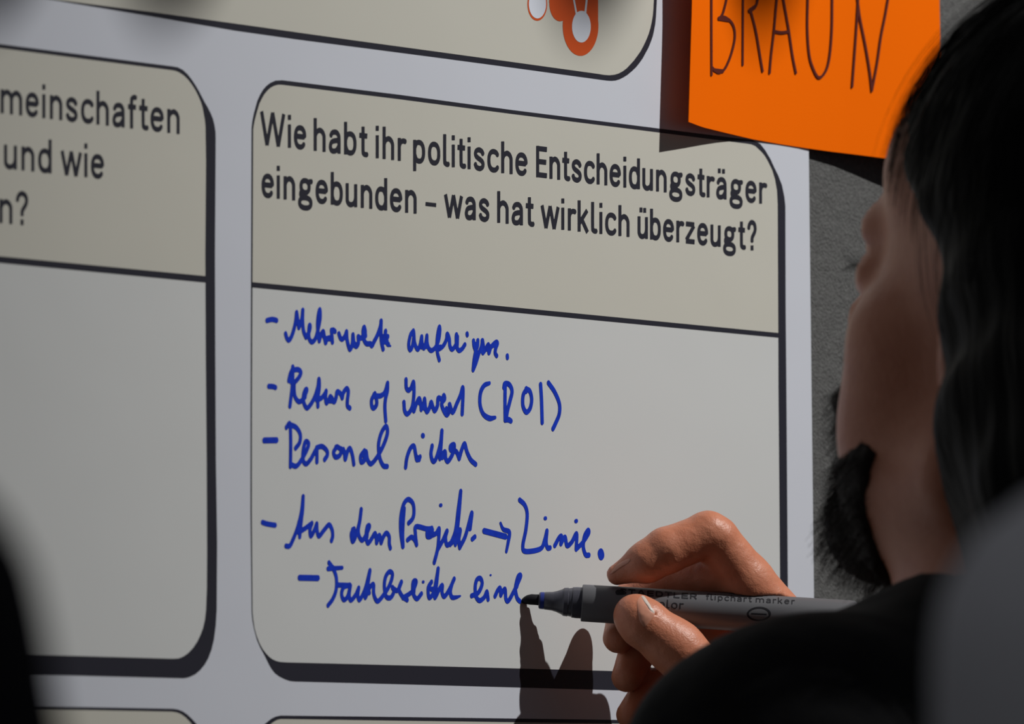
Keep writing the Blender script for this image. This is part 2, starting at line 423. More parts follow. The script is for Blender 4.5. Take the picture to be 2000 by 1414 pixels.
for nm, o_, i_, hd in (('question_box', R_out, R_in, (dvR, dvRb, 491.5, 1521)), ('question_box', L_out, L_in, (dvL, dvLb, -613, 402)), ('title_box', T_out, T_in, None), ('question_box', BL_out, BL_in, None), ('question_box', BR_out, BR_in, None)):
    b = polygon_obj(nm, o_, M_dark, poster, 0.00005)
    fill = polygon_obj('box_fill', i_, M_body if hd else M_head, b, 0.00010)
    fill.matrix_parent_inverse = Matrix.Identity(4)
    if hd:
        h_ = polygon_obj('box_heading', clip_above(i_, hd[0]), M_head, b, 0.00015); h_.matrix_parent_inverse = Matrix.Identity(4)
        d_ = polygon_obj('divider_line', [(hd[2], hd[0](hd[2])), (hd[3], hd[0](hd[3])), (hd[3], hd[1](hd[3])), (hd[2], hd[1](hd[2]))], M_dark, b, 0.00020); d_.matrix_parent_inverse = Matrix.Identity(4)

# ---- grotesque lettering drawn as strokes: cap height 100
def ell(cx, cy, rx, ry, a0=0, a1=360, n=22, sq=1.0):
    out = []
    for k in range(n + 1):
        a = math.radians(a0 + (a1 - a0) * k / n)
        c, s = math.cos(a), math.sin(a)
        out.append((cx + rx * math.copysign(abs(c) ** sq, c), cy + ry * math.copysign(abs(s) ** sq, s)))
    return out
Q = 0.86
ARCH = lambda x0, x1: [(x0, 44)] + [(x0 + 3, 52), (x0 + 10, 60), (x0 + (x1 - x0) * .5 + 1, 64.5), (x1 - 8, 60), (x1 - 1, 50), (x1, 40), (x1, 0)]
GL = {
 'n': (58, [[(8, 0), (8, 71)], ARCH(8, 50)]),
 'h': (58, [[(8, 0), (8, 100)], ARCH(8, 50)]),
 'm': (99, [[(8, 0), (8, 71)], ARCH(8, 49.5), ARCH(49.5, 91)]),
 'u': (58, [[(50, 71), (50, 0)], [(8, 71), (8, 28), (9, 16), (17, 8), (28, 6.5), (40, 11), (47, 20), (50, 30)]]),
 'o': (63, [ell(31.5, 35.5, 23, 29, sq=Q)]),
 'e': (62, [[(10, 38), (53, 38)], ell(31, 35.5, 23, 29, 5, 322, sq=Q)]),
 'c': (59, [ell(32, 35.5, 24, 29, 38, 322, sq=Q)]),
 'a': (60, [[(50, 0), (50, 42), (48, 55), (40, 63), (29, 64.5), (17, 61), (10, 50)], [(50, 41), (30, 38), (15, 33), (9, 20), (13, 9), (24, 6), (38, 10), (50, 24)]]),
 's': (56, [[(48, 51), (42, 60), (28, 64.5), (14, 60), (10, 50), (17, 41), (38, 32), (47, 24), (46, 13), (37, 7), (27, 6), (14, 10), (8, 21)]]),
 'b': (61, [[(8, 0), (8, 100)], [(8, 45)] + ell(30, 35.5, 22.5, 29, 128, -128, sq=Q) + [(8, 26)]]),
 'p': (61, [[(8, -26), (8, 71)], [(8, 45)] + ell(30, 35.5, 22.5, 29, 128, -128, sq=Q) + [(8, 26)]]),
 'd': (61, [[(53, 0), (53, 100)], [(53, 45)] + ell(31, 35.5, 22.5, 29, 52, 308, sq=Q) + [(53, 26)]]),
 't': (42, [[(20, 92), (20, 20), (23, 10), (31, 7), (41, 8)], [(2, 64), (40, 64)]]),
 'f': (40, [[(18, 0), (18, 78), (21, 89), (29, 93), (39, 92)], [(2, 64), (38, 64)]]),
 'l': (30, [[(8, 100), (8, 20), (12, 10), (19, 7), (29, 8)]]),
 'i': (17, [[(8, 0), (8, 71)], [(8, 84), (8, 100)]]),
 'r': (41, [[(8, 0), (8, 71)], [(8, 44), (12, 54), (20, 61), (30, 63), (40, 61)]]),
 'w': (96, [[(6, 71), (27, 0)], [(27, 0), (48, 71)], [(48, 71), (69, 0)], [(69, 0), (90, 71)]]),
 'W': (124, [[(7, 100), (34, 0)], [(34, 0), (62, 100)], [(62, 100), (90, 0)], [(90, 0), (117, 100)]]),
 'k': (57, [[(8, 0), (8, 100)], [(50, 71), (10, 28)], [(22, 40), (52, 0)]]),
 'z': (55, [[(3, 63.5), (51, 63.5)], [(50, 60), (5, 11)], [(3, 7.5), (53, 7.5)]]),
 'E': (61, [[(9, 0), (9, 100)], [(9, 91.5), (60, 91.5)], [(9, 50.5), (56, 50.5)], [(9, 8.5), (60, 8.5)]]),
 'g': (75, [ell(36, 46, 20, 18, sq=Q), ell(37, -3, 28, 15.5, sq=Q), [(21, 33), (14, 25), (17, 17), (30, 13), (48, 12)], [(50, 58), (58, 62), (71, 63)]]),
 '?': (56, [[(9, 70), (12, 82), (20, 91), (30, 93), (41, 88), (46, 76), (44, 64), (36, 52), (29, 42), (28, 28)], [(28, 0), (28, 17)]]),
 '-': (58, [[(2, 34), (56, 34)]]),
 'S': (62, [[(53, 74), (45, 88), (30, 93), (14, 87), (10, 74), (18, 60), (42, 46), (52, 33), (49, 16), (38, 8), (27, 7), (13, 13), (8, 28)]]),
 'T': (62, [[(31, 0), (31, 100)], [(1, 91.5), (61, 91.5)]]),
 'A': (74, [[(5, 0), (37, 100)], [(37, 100), (69, 0)], [(17, 32), (57, 32)]]),
 'D': (68, [[(9, 0), (9, 100)], [(9, 91.5), (30, 91.5), (50, 84), (58, 64), (58, 36), (50, 16), (30, 8.5), (9, 8.5)]]),
 'L': (56, [[(9, 0), (9, 100)], [(9, 8.5), (55, 8.5)]]),
 'R': (66, [[(9, 0), (9, 100)], [(9, 91.5), (38, 91.5), (53, 82), (53, 62), (38, 50), (9, 50)], [(36, 50), (58, 0)]]),
}
GL['ü'] = (58, GL['u'][1] + [[(19, 84), (19, 100)], [(40, 84), (40, 100)]])
GL['ä'] = (60, GL['a'][1] + [[(18, 84), (18, 100)], [(41, 84), (41, 100)]])
STRAIGHT = set('wWkzE-TAL')
def word_prims(word, x0, x1, base, cap, weight=17.0, asp=ASP, track=13.0):
    adv = []; x = 0
    for i, ch in enumerate(word):
        w = GL[ch][0]
        adv.append(x); x += w + (track if i < len(word) - 1 else 0)
        if i < len(word) - 1 and (ch in 'rtfwc' or word[i + 1] in 'tfwW'): x -= 3
        if ch in 'inhmu' and i < len(word) - 1 and word[i + 1] in 'inhrbpmkl': x += 4
    total = x; k = (x1 - x0) / total
    prims = []
    for ch, ax in zip(word, adv):
        for st in GL[ch][1]:
            pts = st if len(st) < 3 else spline(st, 3)
            q = []
            for (gx, gy) in pts:
                px = x0 + (ax + gx) * k
                q.append((px, base(px) - gy / 100.0 * cap(px)))
            r = weight / 2 / 100.0 * cap(q[0][0])
            for a, b in zip(q[:-1], q[1:]):
                prims.append(('box', a[0], a[1], b[0], b[1], r))
            for a in q[1:-1]:
                prims.append(('cap', a[0], a[1], r, a[0], a[1], r))
    return prims
capR = lambda x: 65.0 - 0.0062 * (x - 520)
b1 = lambda x: 283.6 + 0.1187 * (x - 522)
b2 = lambda x: 388.4 + 0.1090 * (x - 544)
for name, line, base in (('heading_line', [('Wie', 508.3, 598.5), ('habt', 612.5, 718.3), ('ihr', 733.8, 793), ('politische', 806.9, 1030.8), ('Entscheidungsträger', 1047, 1497.4)], b1),
                         ('heading_line', [('eingebunden', 511, 814), ('-', 830.4, 852.8), ('was', 867.9, 956), ('hat', 971, 1042.8), ('wirklich', 1056.5, 1229.7), ('überzeugt?', 1245.5, 1478.5)], b2)):
    pr_ = []
    for w_, a, b in line: pr_ += word_prims(w_, a, b, base, capR, 12.5 if w_ == '-' else 16.4)
    print_obj(name, pr_, M_dark, poster, 0.00022, 0.8)
capL = lambda x: 66.3
for line, base in (([('meinschaften', 1, 351.5)], lambda x: 221.5 + 0.1180 * (x - 6)), ([('und', 7.4, 101.6), ('wie', 118.8, 204)], lambda x: 333 + 0.108 * (x - 45.6)), ([('n', -1.5, 25), ('?', 29.5, 57)], lambda x: 437.5 + 0.10 * (x - 21))):
    pr_ = []
    for w_, a, b in line: pr_ += word_prims(w_, a, b, base, capL, 15.4)
    print_obj('heading_line', pr_, M_dark, poster, 0.00022, 0.8)

# ---- logo on the title box
lg = []
def ellfill(cx, cy, rx, ry, n=14):
    # ellipse of paper-circular shape
    return [('cap', cx, cy, ry, cx, cy, ry)]
lg += [('cap', 1049.5, 8, 32.5, 1049.5, 8, 32.5), ('cap', 1134, 50, 59.0, 1134, 50, 59.0), ('box', 1134, -110, 1134, 50, 58.0), ('cap', 1094, 6, 35.5, 1094, 6, 35.5), ('box', 1094, -100, 1094, 6, 36), ('cap', 1049.5, -80, 20, 1094, -90, 30)]
lo_ = print_obj('printed_logo', lg, M_logo, poster, 0.00018, 1.0)
lw = [('cap', 1049.8, 7.5, 28.5, 1049.8, 7.5, 28.5), ('cap', 1135.6, 52, 31, 1135.6, 52, 31), ('box', 1115.5, -30, 1126, 27, 2.8), ('box', 1149, -30, 1143, 27, 3.2)]
print_obj('logo_node', lw, M_logow, lo_, 0.00024, 1.0).matrix_parent_inverse = Matrix.Identity(4)

# ---- handwriting
HW = [
 ('handwritten_line', (500, 590), 7.143, 5.3, [
  [(155, 255), (230, 240), (290, 255)],
  [(415, 440), (432, 500), (460, 530), (492, 490), (525, 400), (555, 270), (568, 145)], [(570, 145), (585, 250), (600, 355)], [(600, 355), (640, 240), (655, 112)], [(655, 112), (652, 250), (665, 400), (700, 490)],
  [(700, 490), (740, 420), (758, 345), (748, 325), (738, 420), (745, 510), (785, 555), (835, 500), (870, 370), (897, 220), (892, 105), (870, 200), (862, 350), (885, 540)],
  [(885, 540), (912, 450), (940, 410), (955, 480), (973, 565)], [(975, 565), (1000, 505), (1050, 500)], [(1055, 390), (1062, 480), (1068, 558)], [(1055, 400), (1080, 388), (1105, 408)], [(930, 420), (965, 500), (1040, 510)],
  [(1158, 440), (1180, 500), (1210, 515), (1245, 470), (1265, 412)], [(1265, 412), (1272, 520), (1295, 620), (1315, 658), (1345, 590), (1355, 455)], [(1355, 455), (1368, 560), (1400, 618), (1430, 570), (1428, 480)], [(1428, 480), (1470, 500), (1525, 440), (1512, 350), (1495, 410), (1505, 510), (1540, 575), (1600, 580)], [(1520, 400), (1530, 470)], [(1360, 600), (1420, 590)],
  [(1600, 580), (1620, 608), (1650, 550), (1700, 450), (1740, 330), (1748, 265), (1745, 400), (1752, 550), (1775, 655)], [(1810, 405), (1800, 470), (1760, 530)], [(1840, 480), (1810, 530), (1830, 570), (1850, 590)], [(1770, 480), (1810, 540)], [(1765, 560), (1830, 545)], [(1830, 600, 2.5), (1880, 612, 2.0)]]),
 ('handwritten_line', (780, 620), 8.696, 5.0, [
  [(240, 225), (195, 290), (165, 420), (165, 510), (190, 550), (225, 480), (248, 330), (245, 240)], [(248, 260), (262, 430), (310, 540), (350, 480), (382, 325)], [(382, 325), (390, 450), (420, 520), (450, 440), (470, 310)], [(470, 310), (475, 430), (500, 520), (550, 560), (620, 500), (670, 380), (690, 230), (682, 160), (655, 280), (640, 450), (650, 600), (680, 720)], [(380, 500), (460, 490)],
  [(650, 550), (740, 490), (800, 380), (815, 280), (850, 360), (860, 480), (895, 540), (940, 500), (985, 400), (972, 290), (968, 400), (978, 500), (1015, 560), (1070, 530), (1115, 460)], [(990, 330), (985, 480)], [(640, 520), (700, 500)],
  [(1152, 275), (1156, 296)], [(1262, 395), (1270, 480), (1300, 570)], [(1335, 390), (1330, 480), (1300, 560)], [(1285, 450), (1310, 560), (1290, 700)], [(1410, 390), (1400, 480), (1350, 620), (1300, 780), (1255, 890)], [(1300, 560), (1270, 730), (1255, 890)], [(1320, 600), (1290, 760)],
  [(1415, 390), (1430, 500), (1420, 600), (1465, 540), (1512, 460), (1520, 530), (1525, 600), (1560, 500), (1640, 420), (1668, 440), (1640, 520), (1630, 600), (1655, 650)], [(1440, 560), (1600, 470)], [(1835, 650), (1838, 682)]]),
 ('handwritten_line', (500, 700), 7.143, 5.3, [
  [(180, 388), (240, 392), (275, 405)], [(515, 118), (515, 250), (505, 420), (475, 665)], [(515, 140), (480, 220), (460, 310)], [(520, 160), (590, 155), (628, 195), (600, 265), (540, 335)], [(535, 330), (535, 450), (550, 540), (595, 600), (640, 590)], [(500, 180), (495, 330)],
  [(640, 590), (680, 520), (712, 440), (690, 440), (665, 520), (670, 620), (712, 690), (765, 640), (820, 540), (865, 400), (880, 290), (885, 400), (865, 560), (866, 665)], [(700, 460), (685, 540)], [(840, 520), (862, 600)],
  [(850, 580), (915, 550), (965, 490), (980, 455)], [(980, 460), (972, 540), (985, 620), (1020, 570), (1040, 530), (1060, 570), (1095, 605), (1120, 540), (1135, 465), (1180, 490), (1205, 550)], [(1205, 550), (1220, 480), (1265, 420), (1290, 460), (1278, 580), (1278, 660), (1312, 692)], [(990, 590), (1100, 590)], [(1060, 550), (1080, 590)],
  [(1660, 490), (1615, 580), (1620, 670), (1650, 690), (1685, 640), (1680, 560), (1650, 500)], [(1670, 520), (1740, 520), (1800, 470), (1838, 345)], [(1838, 345), (1835, 450), (1810, 560), (1800, 680), (1812, 870)]]),
 ('handwritten_line', (700, 720), 4.878, 5.3, [
  [(455, 105), (458, 180), (480, 205), (505, 180), (527, 130), (530, 250), (512, 370), (470, 430), (442, 400), (435, 320)],
  [(530, 402), (555, 330), (580, 285), (595, 330), (600, 388)], [(600, 388), (625, 330), (632, 290), (640, 370), (655, 410), (680, 370), (695, 320), (712, 370), (730, 400), (755, 350), (762, 280), (800, 290), (815, 255), (822, 290), (795, 330), (810, 390), (845, 440), (872, 390), (870, 340), (900, 415), (940, 330), (975, 250), (995, 180), (998, 250), (990, 430)], [(580, 320), (635, 380)], [(840, 380), (860, 410)],
  [(1250, 138, 4.0), (1200, 160, 5.3), (1165, 230, 5.5), (1160, 340, 5.3), (1190, 430, 5.3), (1250, 472, 5.6), (1305, 465, 3.6)],
  [(1388, 178), (1398, 142), (1440, 152), (1465, 215), (1445, 310), (1422, 400), (1415, 470), (1455, 498)], [(1400, 150), (1398, 300), (1400, 490)], [(1400, 488), (1440, 485)], [(1408, 400), (1408, 480)],
  [(1602, 195), (1572, 250), (1567, 340), (1587, 400), (1610, 412), (1640, 370), (1652, 290), (1635, 215), (1600, 192)], [(1600, 190), (1600, 215)], [(1737, 150), (1746, 300), (1752, 512)], [(1812, 135), (1870, 220), (1915, 330), (1915, 430), (1880, 520), (1855, 572)]]),
 ('handwritten_line', (500, 810), 4.444, 5.3, [
  [(72, 222, 6.0), (180, 220, 6.0)], [(265, 110), (295, 78), (302, 200), (302, 330), (300, 448)], [(295, 85), (350, 110), (385, 170), (380, 240), (345, 290)], [(302, 430), (350, 445), (390, 400), (440, 310), (458, 250), (430, 235), (410, 320), (412, 400), (440, 425), (480, 380)], [(480, 380), (525, 300), (530, 350), (530, 408)], [(528, 285), (575, 275), (615, 310), (620, 350), (597, 388)],
  [(700, 280), (675, 325), (690, 365), (725, 355), (742, 310), (712, 280), (695, 280)], [(740, 295), (768, 330), (776, 385), (795, 320), (817, 292), (838, 350), (850, 428)], [(760, 300), (775, 340)],
  [(942, 312), (910, 360), (915, 410), (945, 390), (957, 320), (970, 390), (1000, 425), (1050, 370), (1105, 270), (1142, 160), (1130, 100), (1090, 155), (1065, 260), (1075, 370), (1105, 440), (1140, 448)], [(938, 340), (942, 380)],
  [(1300, 455), (1312, 370), (1342, 290), (1372, 272), (1385, 330), (1398, 390), (1425, 365)], [(1405, 372), (1418, 388)], [(1447, 180), (1453, 182)],
  [(1530, 270), (1520, 340), (1535, 400), (1562, 385), (1600, 260), (1615, 140)], [(1615, 140), (1608, 260), (1598, 380)], [(1598, 380), (1640, 320), (1648, 380), (1670, 402), (1712, 330), (1722, 262), (1692, 270), (1692, 305), (1740, 320), (1765, 380)], [(1765, 380), (1788, 300), (1812, 252), (1832, 320), (1865, 390), (1908, 430)], [(1585, 330), (1620, 370)]]),
 ('handwritten_line', (500, 950), 7.143, 5.2, [
  [(92, 500), (160, 522), (270, 540)], [(420, 830), (470, 830), (510, 760), (580, 580), (635, 360), (660, 140)], [(660, 140), (652, 330), (630, 500), (612, 700)], [(600, 640), (700, 575), (782, 512)], [(600, 500), (595, 640)], [(640, 430), (620, 600)],
  [(782, 512), (755, 600), (767, 690), (812, 620), (850, 520)], [(850, 520), (855, 620), (882, 692), (950, 610), (1020, 535), (1062, 600), (1072, 690), (1055, 755)],
  [(1370, 590), (1332, 660), (1345, 760), (1372, 745), (1408, 640), (1450, 480), (1470, 320)], [(1470, 320), (1450, 480), (1430, 600), (1440, 690), (1482, 750), (1530, 690), (1585, 560), (1558, 555), (1540, 650), (1545, 750), (1570, 790), (1620, 720), (1662, 655), (1680, 720), (1685, 785)], [(1685, 785), (1722, 680), (1748, 785)], [(1748, 785), (1780, 700), (1822, 650), (1860, 700), (1862, 800), (1876, 858)], [(1350, 600), (1350, 740)], [(1372, 620), (1390, 700)], [(1560, 590), (1550, 700)]]),
 ('handwritten_line', (760, 940), 4.545, 5.2, [
  [(125, 578), (122, 450), (135, 240)], [(122, 578), (105, 450), (105, 320), (130, 205), (170, 160), (212, 195), (222, 270), (210, 330), (175, 370)],
  [(165, 520), (200, 495), (228, 520), (245, 562)], [(245, 560), (235, 470), (240, 402), (330, 420), (380, 420)], [(380, 415), (342, 440), (342, 490), (380, 480), (385, 430)], [(350, 460), (370, 450)],
  [(380, 480), (420, 460), (445, 420), (442, 500), (432, 600), (402, 720)], [(455, 212, 3.8), (464, 212, 3.8)], [(430, 610), (480, 520), (515, 440), (502, 500), (515, 565), (555, 540)],
  [(545, 560), (590, 440), (615, 250), (637, 88)], [(637, 90), (625, 250), (608, 420), (590, 560)], [(590, 500), (632, 430), (620, 520), (628, 588)], [(628, 588), (680, 480), (735, 280), (720, 420)], [(560, 545), (610, 470)], [(600, 450), (630, 560)], [(740, 512), (762, 492)],
  [(845, 440, 6.0), (1035, 490, 6.0)], [(990, 372, 3.5), (1015, 425, 4.5), (1068, 450, 5.2), (1060, 530, 5), (1042, 622, 4)],
  [(1160, 165), (1205, 210), (1227, 290), (1215, 430), (1188, 575), (1215, 622), (1345, 598), (1382, 520), (1402, 440)], [(1402, 440), (1395, 540), (1408, 590), (1430, 590)], [(1384, 328, 4.0), (1392, 328, 4.0)],
  [(1472, 570), (1510, 500), (1532, 490), (1526, 555)], [(1526, 555), (1562, 495), (1580, 570), (1622, 540), (1665, 465), (1662, 602)], [(1657, 353, 4.2), (1666, 352, 4.2)], [(1662, 602), (1722, 540), (1772, 460), (1765, 435), (1735, 490), (1725, 580), (1745, 650), (1775, 655)], [(1880, 640, 10.0), (1884, 655, 10.0)]]),
 ('handwritten_line', (570, 1080), 4.255, 5.1, [
  [(65, 205, 6.0), (218, 208, 6.0)], [(310, 80), (342, 122)], [(302, 130), (420, 122, 4.0)], [(342, 120), (370, 200), (370, 300), (342, 380), (302, 435)], [(380, 265), (475, 268)],
  [(482, 265), (432, 285), (415, 340), (432, 388), (465, 360), (488, 270)], [(488, 270), (478, 350), (492, 392), (530, 350), (557, 290)], [(557, 290), (550, 350), (565, 388), (610, 300), (650, 145)], [(650, 148), (630, 280), (612, 370), (650, 285), (680, 262), (682, 340), (712, 400), (762, 350), (812, 270), (838, 180), (812, 155), (780, 200), (770, 280), (785, 360), (822, 370), (850, 320), (838, 285)], [(615, 320), (645, 330)],
  [(838, 290), (880, 310), (912, 240), (892, 300), (920, 360), (960, 390)], [(925, 372), (1000, 320), (1035, 240), (1010, 240), (1008, 330), (1040, 380), (1078, 338)], [(1090, 240, 3.2), (1096, 240, 3.2)], [(1020, 260), (1015, 330)],
  [(1162, 240), (1135, 290), (1142, 370), (1178, 330), (1202, 220), (1217, 130)], [(1217, 130), (1205, 250), (1190, 370), (1232, 290), (1252, 270), (1250, 330), (1270, 360), (1312, 300), (1350, 215)], [(1350, 218, 3), (1320, 310, 5), (1330, 365, 5), (1365, 368, 4), (1402, 357, 2)], [(1160, 300), (1180, 300)],
  [(1495, 355), (1550, 330), (1582, 260), (1570, 212), (1540, 220), (1525, 280), (1532, 360), (1562, 395), (1602, 365), (1622, 322), (1632, 385)], [(1650, 183, 2.0), (1656, 184, 2.0)],
  [(1690, 358), (1712, 310), (1732, 292), (1738, 350)], [(1738, 345), (1772, 300), (1780, 380), (1802, 395), (1850, 310), (1902, 195), (1882, 195), (1860, 290), (1872, 370), (1895, 400)], [(1890, 210), (1870, 280)]]),
]
for name, org, s, r, strokes in HW:
    prims = []
    for st in strokes:
        rr = [(q[2] if len(q) > 2 else r) for q in st]
        pts = [(org[0] + q[0] / s, org[1] + q[1] / s) for q in st]
        if len(pts) > 2:
            p3 = spline([(a[0], a[1], b) for a, b in zip(pts, rr)], 7)
        else:
            p3 = [(a[0], a[1], b) for a, b in zip(pts, rr)]
        for a, b in zip(p3[:-1], p3[1:]): prims.append(('cap', a[0], a[1], a[2], b[0], b[1], b[2]))
    print_obj(name, prims, M_blue, poster, 0.00024, 0.8)

# ------------------------------------------------------------------ orange name card, curling off the poster
HX = [(1343, 60), (1372, 42), (1400, 28), (1420, 19), (1445, 10), (1470, 5), (1520, 2.5), (1560, 3), (1600, 6), (1650, 13), (1693, 22), (1772, 40), (1850, 56)]
hx_x = np.array([a for a, b in HX], float); hx_h = np.array([b for a, b in HX], float) * MM
def card_h(x): return float(np.interp(x, hx_x, hx_h))
cbot = [(1345, 238), (1372, 248.3), (1420, 260), (1470, 271.8), (1520, 280.8), (1570, 288.6), (1620, 295.6), (1670, 301.6), (1738, 310.3), (1842, 323)]
def card_bottom(x): return float(np.interp(x, [a for a, b in cbot], [b for a, b in cbot]))
card = thing('name_card', 'bright orange paper card hand-lettered in capitals, curling away above the poster corner', 'card', tuple(P(1590, 100, 0.004)))
nx_, ny_ = 48, 10
v = []; f = []
for i in range(nx_ + 1):
    a = i / nx_
    xb = 1345 + a * (1842 - 1345)
    for j in range(ny_ + 1):
        t = j / ny_
        y = card_bottom(xb) * (1 - t) + (-175 + 0.10 * (xb - 1345)) * t
        xx = xb + (1.0 - a) * 7.0 * min(1.0, (238 - y) / 238.0 if y < 238 else 0) * 1.0 - a * 7.0 * min(1.0, (323 - y) / 323.0)
        v.append(P(xx, y, card_h(xb)))
for i in range(nx_):
    for j in range(ny_):
        k = i * (ny_ + 1) + j
        f.append((k, k + ny_ + 1, k + ny_ + 2, k + 1))
cs = mesh_obj('card_sheet', v, f, M_card, card, True)
sd = cs.modifiers.new('thickness', 'SOLIDIFY'); sd.thickness = 0.0003; sd.offset = -1
es_ = cs.modifiers.new('edge_split', 'EDGE_SPLIT'); es_.split_angle = math.radians(40)
def card_pt(x, y, lift=0.0005):
    xb = x
    for _ in range(6):
        a = (xb - 1345) / 497.0
        xb = x - (1 - a) * 7.0 * min(1.0, max(0.0, (238 - y) / 238.0)) + a * 7.0 * min(1.0, (323 - y) / 323.0)
    return P(x, y, card_h(xb) + lift)
CL = [
 [(1390, -45), (1390, 60), (1390.2, 145.7)], [(1390, -45), (1412, -38), (1421, -15), (1419, 0), (1414.9, 17), (1411.3, 28), (1404.3, 37)], [(1404.3, 35), (1415, 33.5), (1427.6, 42), (1434, 54), (1435.8, 70), (1433, 89), (1426, 113), (1416, 134), (1405, 141.5), (1396.5, 137), (1391, 131.5)],
 [(1452, -45), (1451.6, 0), (1451, 126)], [(1452, -45), (1472, -38), (1482, -18), (1480, 0), (1475.7, 12.7), (1464, 21)], [(1467, 22), (1477, 62), (1485.6, 113), (1490, 138.6)],
 [(1524, -45), (1517.4, 0), (1512.5, 56.6), (1506.8, 106), (1503.7, 142)], [(1524, -45), (1530.8, 0), (1540.7, 56.6), (1548.5, 109), (1555, 142)], [(1511.7, 61), (1526.6, 63.6), (1540.7, 61.5)],
 [(1579, -45), (1578.2, 0), (1577.5, 56.6), (1581, 106), (1588.8, 134), (1600, 151.5), (1613.6, 137.7), (1621, 108.7), (1625.2, 58), (1626, 0), (1627, -45)],
 [(1665, 169), (1670, 101.5), (1674.5, 36), (1679, -45)], [(1670, -45), (1676, 3), (1680.3, 36), (1690.5, 87), (1699, 137.7), (1703.5, 177)], [(1703.5, 177), (1713.7, 123), (1721, 72.5), (1729.6, 29), (1734.7, 0), (1742, -40)]]
prims = []
for st in CL:
    p = spline(st, 8)
    for a, b in zip(p[:-1], p[1:]):
        prims.append(('cap', a[0], a[1], 3.1, b[0], b[1], 3.1))
prims += [('cap', 1406, 36, 4.0, 1424, 39, 3.8), ('cap', 1464.5, 20.5, 4.6, 1474, 14, 4.4), ('cap', 1396, 137, 3.8, 1412, 139, 3.8)]
print_obj('lettering', prims, M_cardink, card, 0, 0.8, fn=card_pt, asp=ASP * 0.94, runmax=3)

# ------------------------------------------------------------------ marker pen (view axes)
pen = thing('marker_pen', 'grey flipchart marker held in the hand, its black tip on the poster', 'marker', tuple(TIP))
mdir = np.array([1.0, 0.060, 0.01]); mdir /= np.linalg.norm(mdir)
up_ = np.array([0, -1.0, 0]); up_ = up_ - up_.dot(mdir) * mdir; up_ /= np.linalg.norm(up_)
sd_ = np.cross(mdir, up_)
T0 = VM(1019, 1170.6)
SPX = DT / F                        # metres per px at the pen
def lathe(name, prof, m, parent, n=48, off=None, caps=True):
    v = []; f = []
    for k, (s, r) in enumerate(prof):
        oc = off(s) if off else 0.0
        for i in range(n):
            a = 2 * math.pi * i / n
            p = T0 + (mdir * s + up_ * (math.cos(a) * r + oc) + sd_ * math.sin(a) * r) * SPX
            v.append(vm_world(p))
    for k in range(len(prof) - 1):
        for i in range(n):
            f.append((k * n + i, k * n + (i + 1) % n, (k + 1) * n + (i + 1) % n, (k + 1) * n + i))
    if caps:
        f.append(tuple(range(n))[::-1]); f.append(tuple(range((len(prof) - 1) * n, len(prof) * n)))
    o = mesh_obj(name, v, f, m, parent, True)
    es = o.modifiers.new('edge_split', 'EDGE_SPLIT'); es.split_angle = math.radians(35)
    return o
lathe('nib', [(0, 1.5), (1.5, 4.5), (5, 7), (10, 9), (18, 10.5), (26, 10.5), (36, 11)], M_nib, pen, 24, off=lambda s: -2.5 + min(s, 14) / 14 * 3.5)
lathe('nib_collar', [(33, 13), (34.5, 16), (44, 16.4), (45, 17.2), (60, 18.4), (68, 20.5), (78, 24.5), (81, 26.5), (82, 27.5), (90, 28.2), (91, 27.2), (98, 28.4), (99, 29.8), (108, 30.4), (118, 30.4), (122, 30.4)], M_penlt, pen)
lathe('ink_stain', [(36, 16.6), (43.5, 16.9)], mat('dried_blue_ink', (0.02, 0.035, 0.22), 0.4, 0.4), pen, 48, caps=False)
lathe('barrel', [(117, 33), (117.6, 35.6), (119, 36.2), (180, 36.6), (400, 36.6), (640, 36.6), (650, 36), (654, 33), (655, 20)], M_pen, pen, 72)
def on_barrel(x, y, r=37.0):
    c = T0 + mdir * (x - 1019) * SPX
    a = -((np.array([0, (y - 1170.6) * SPX, 0]) - mdir * 0).dot(up_)) if False else 0
    # offset of the picture position from the axis, in px
    ax_y = 1170.6 + 0.060 * (x - 1019)
    d = max(-r + 0.3, min(r - 0.3, (ax_y - y)))
    p = T0 + (mdir * ((x - 1019) * 1.002) + up_ * d) * SPX
    p = p - sd_ * 0
    p = p + np.array([0, 0, -1.0]) * math.sqrt(r * r - d * d) * SPX
    return vm_world(p)
pb1 = lambda x: 1154.6 + 11.0 + 0.0675 * (x - 1300)
pr_ = word_prims('STAEDTLER', 1208, 1360, pb1, lambda x: 10.6, 25.0, 1.0, 12)
pr_ += word_prims('flipchart', 1376.5, 1466, lambda x: 1170.6 + 0.052 * (x - 1380), lambda x: 11.5, 17.0, 1.0, 18) + word_prims('marker', 1473.5, 1550, lambda x: 1170.6 + 0.052 * (x - 1380), lambda x: 11.5, 17.0, 1.0, 18)
print_obj('barrel_print', pr_, M_penprint, pen, step=0.45, fn=on_barrel, asp=1.0, runmax=2)
pr_ = word_prims('color', 1270, 1334, lambda x: 1187.5 + 0.06 * (x - 1310), lambda x: 17.0, 13.0, 1.0, 12)
el = ell(1481, 1198, 21.5, 12.5, 0, 360, 40)
for a, b in zip(el[:-1], el[1:]): pr_.append(('cap', a[0], a[1], 1.7, b[0], b[1], 1.7))
pr_ += [('box', 1466, 1197.5, 1496, 1199, 1.5)]
print_obj('barrel_print', pr_, M_penprint, pen, step=0.45, fn=on_barrel, asp=1.0, runmax=2)
print_obj('barrel_emblem', [('cap', 1205, 1156, 5, 1212, 1156, 5)], M_penprint, pen, step=0.45, fn=on_barrel, asp=1.0, runmax=2)

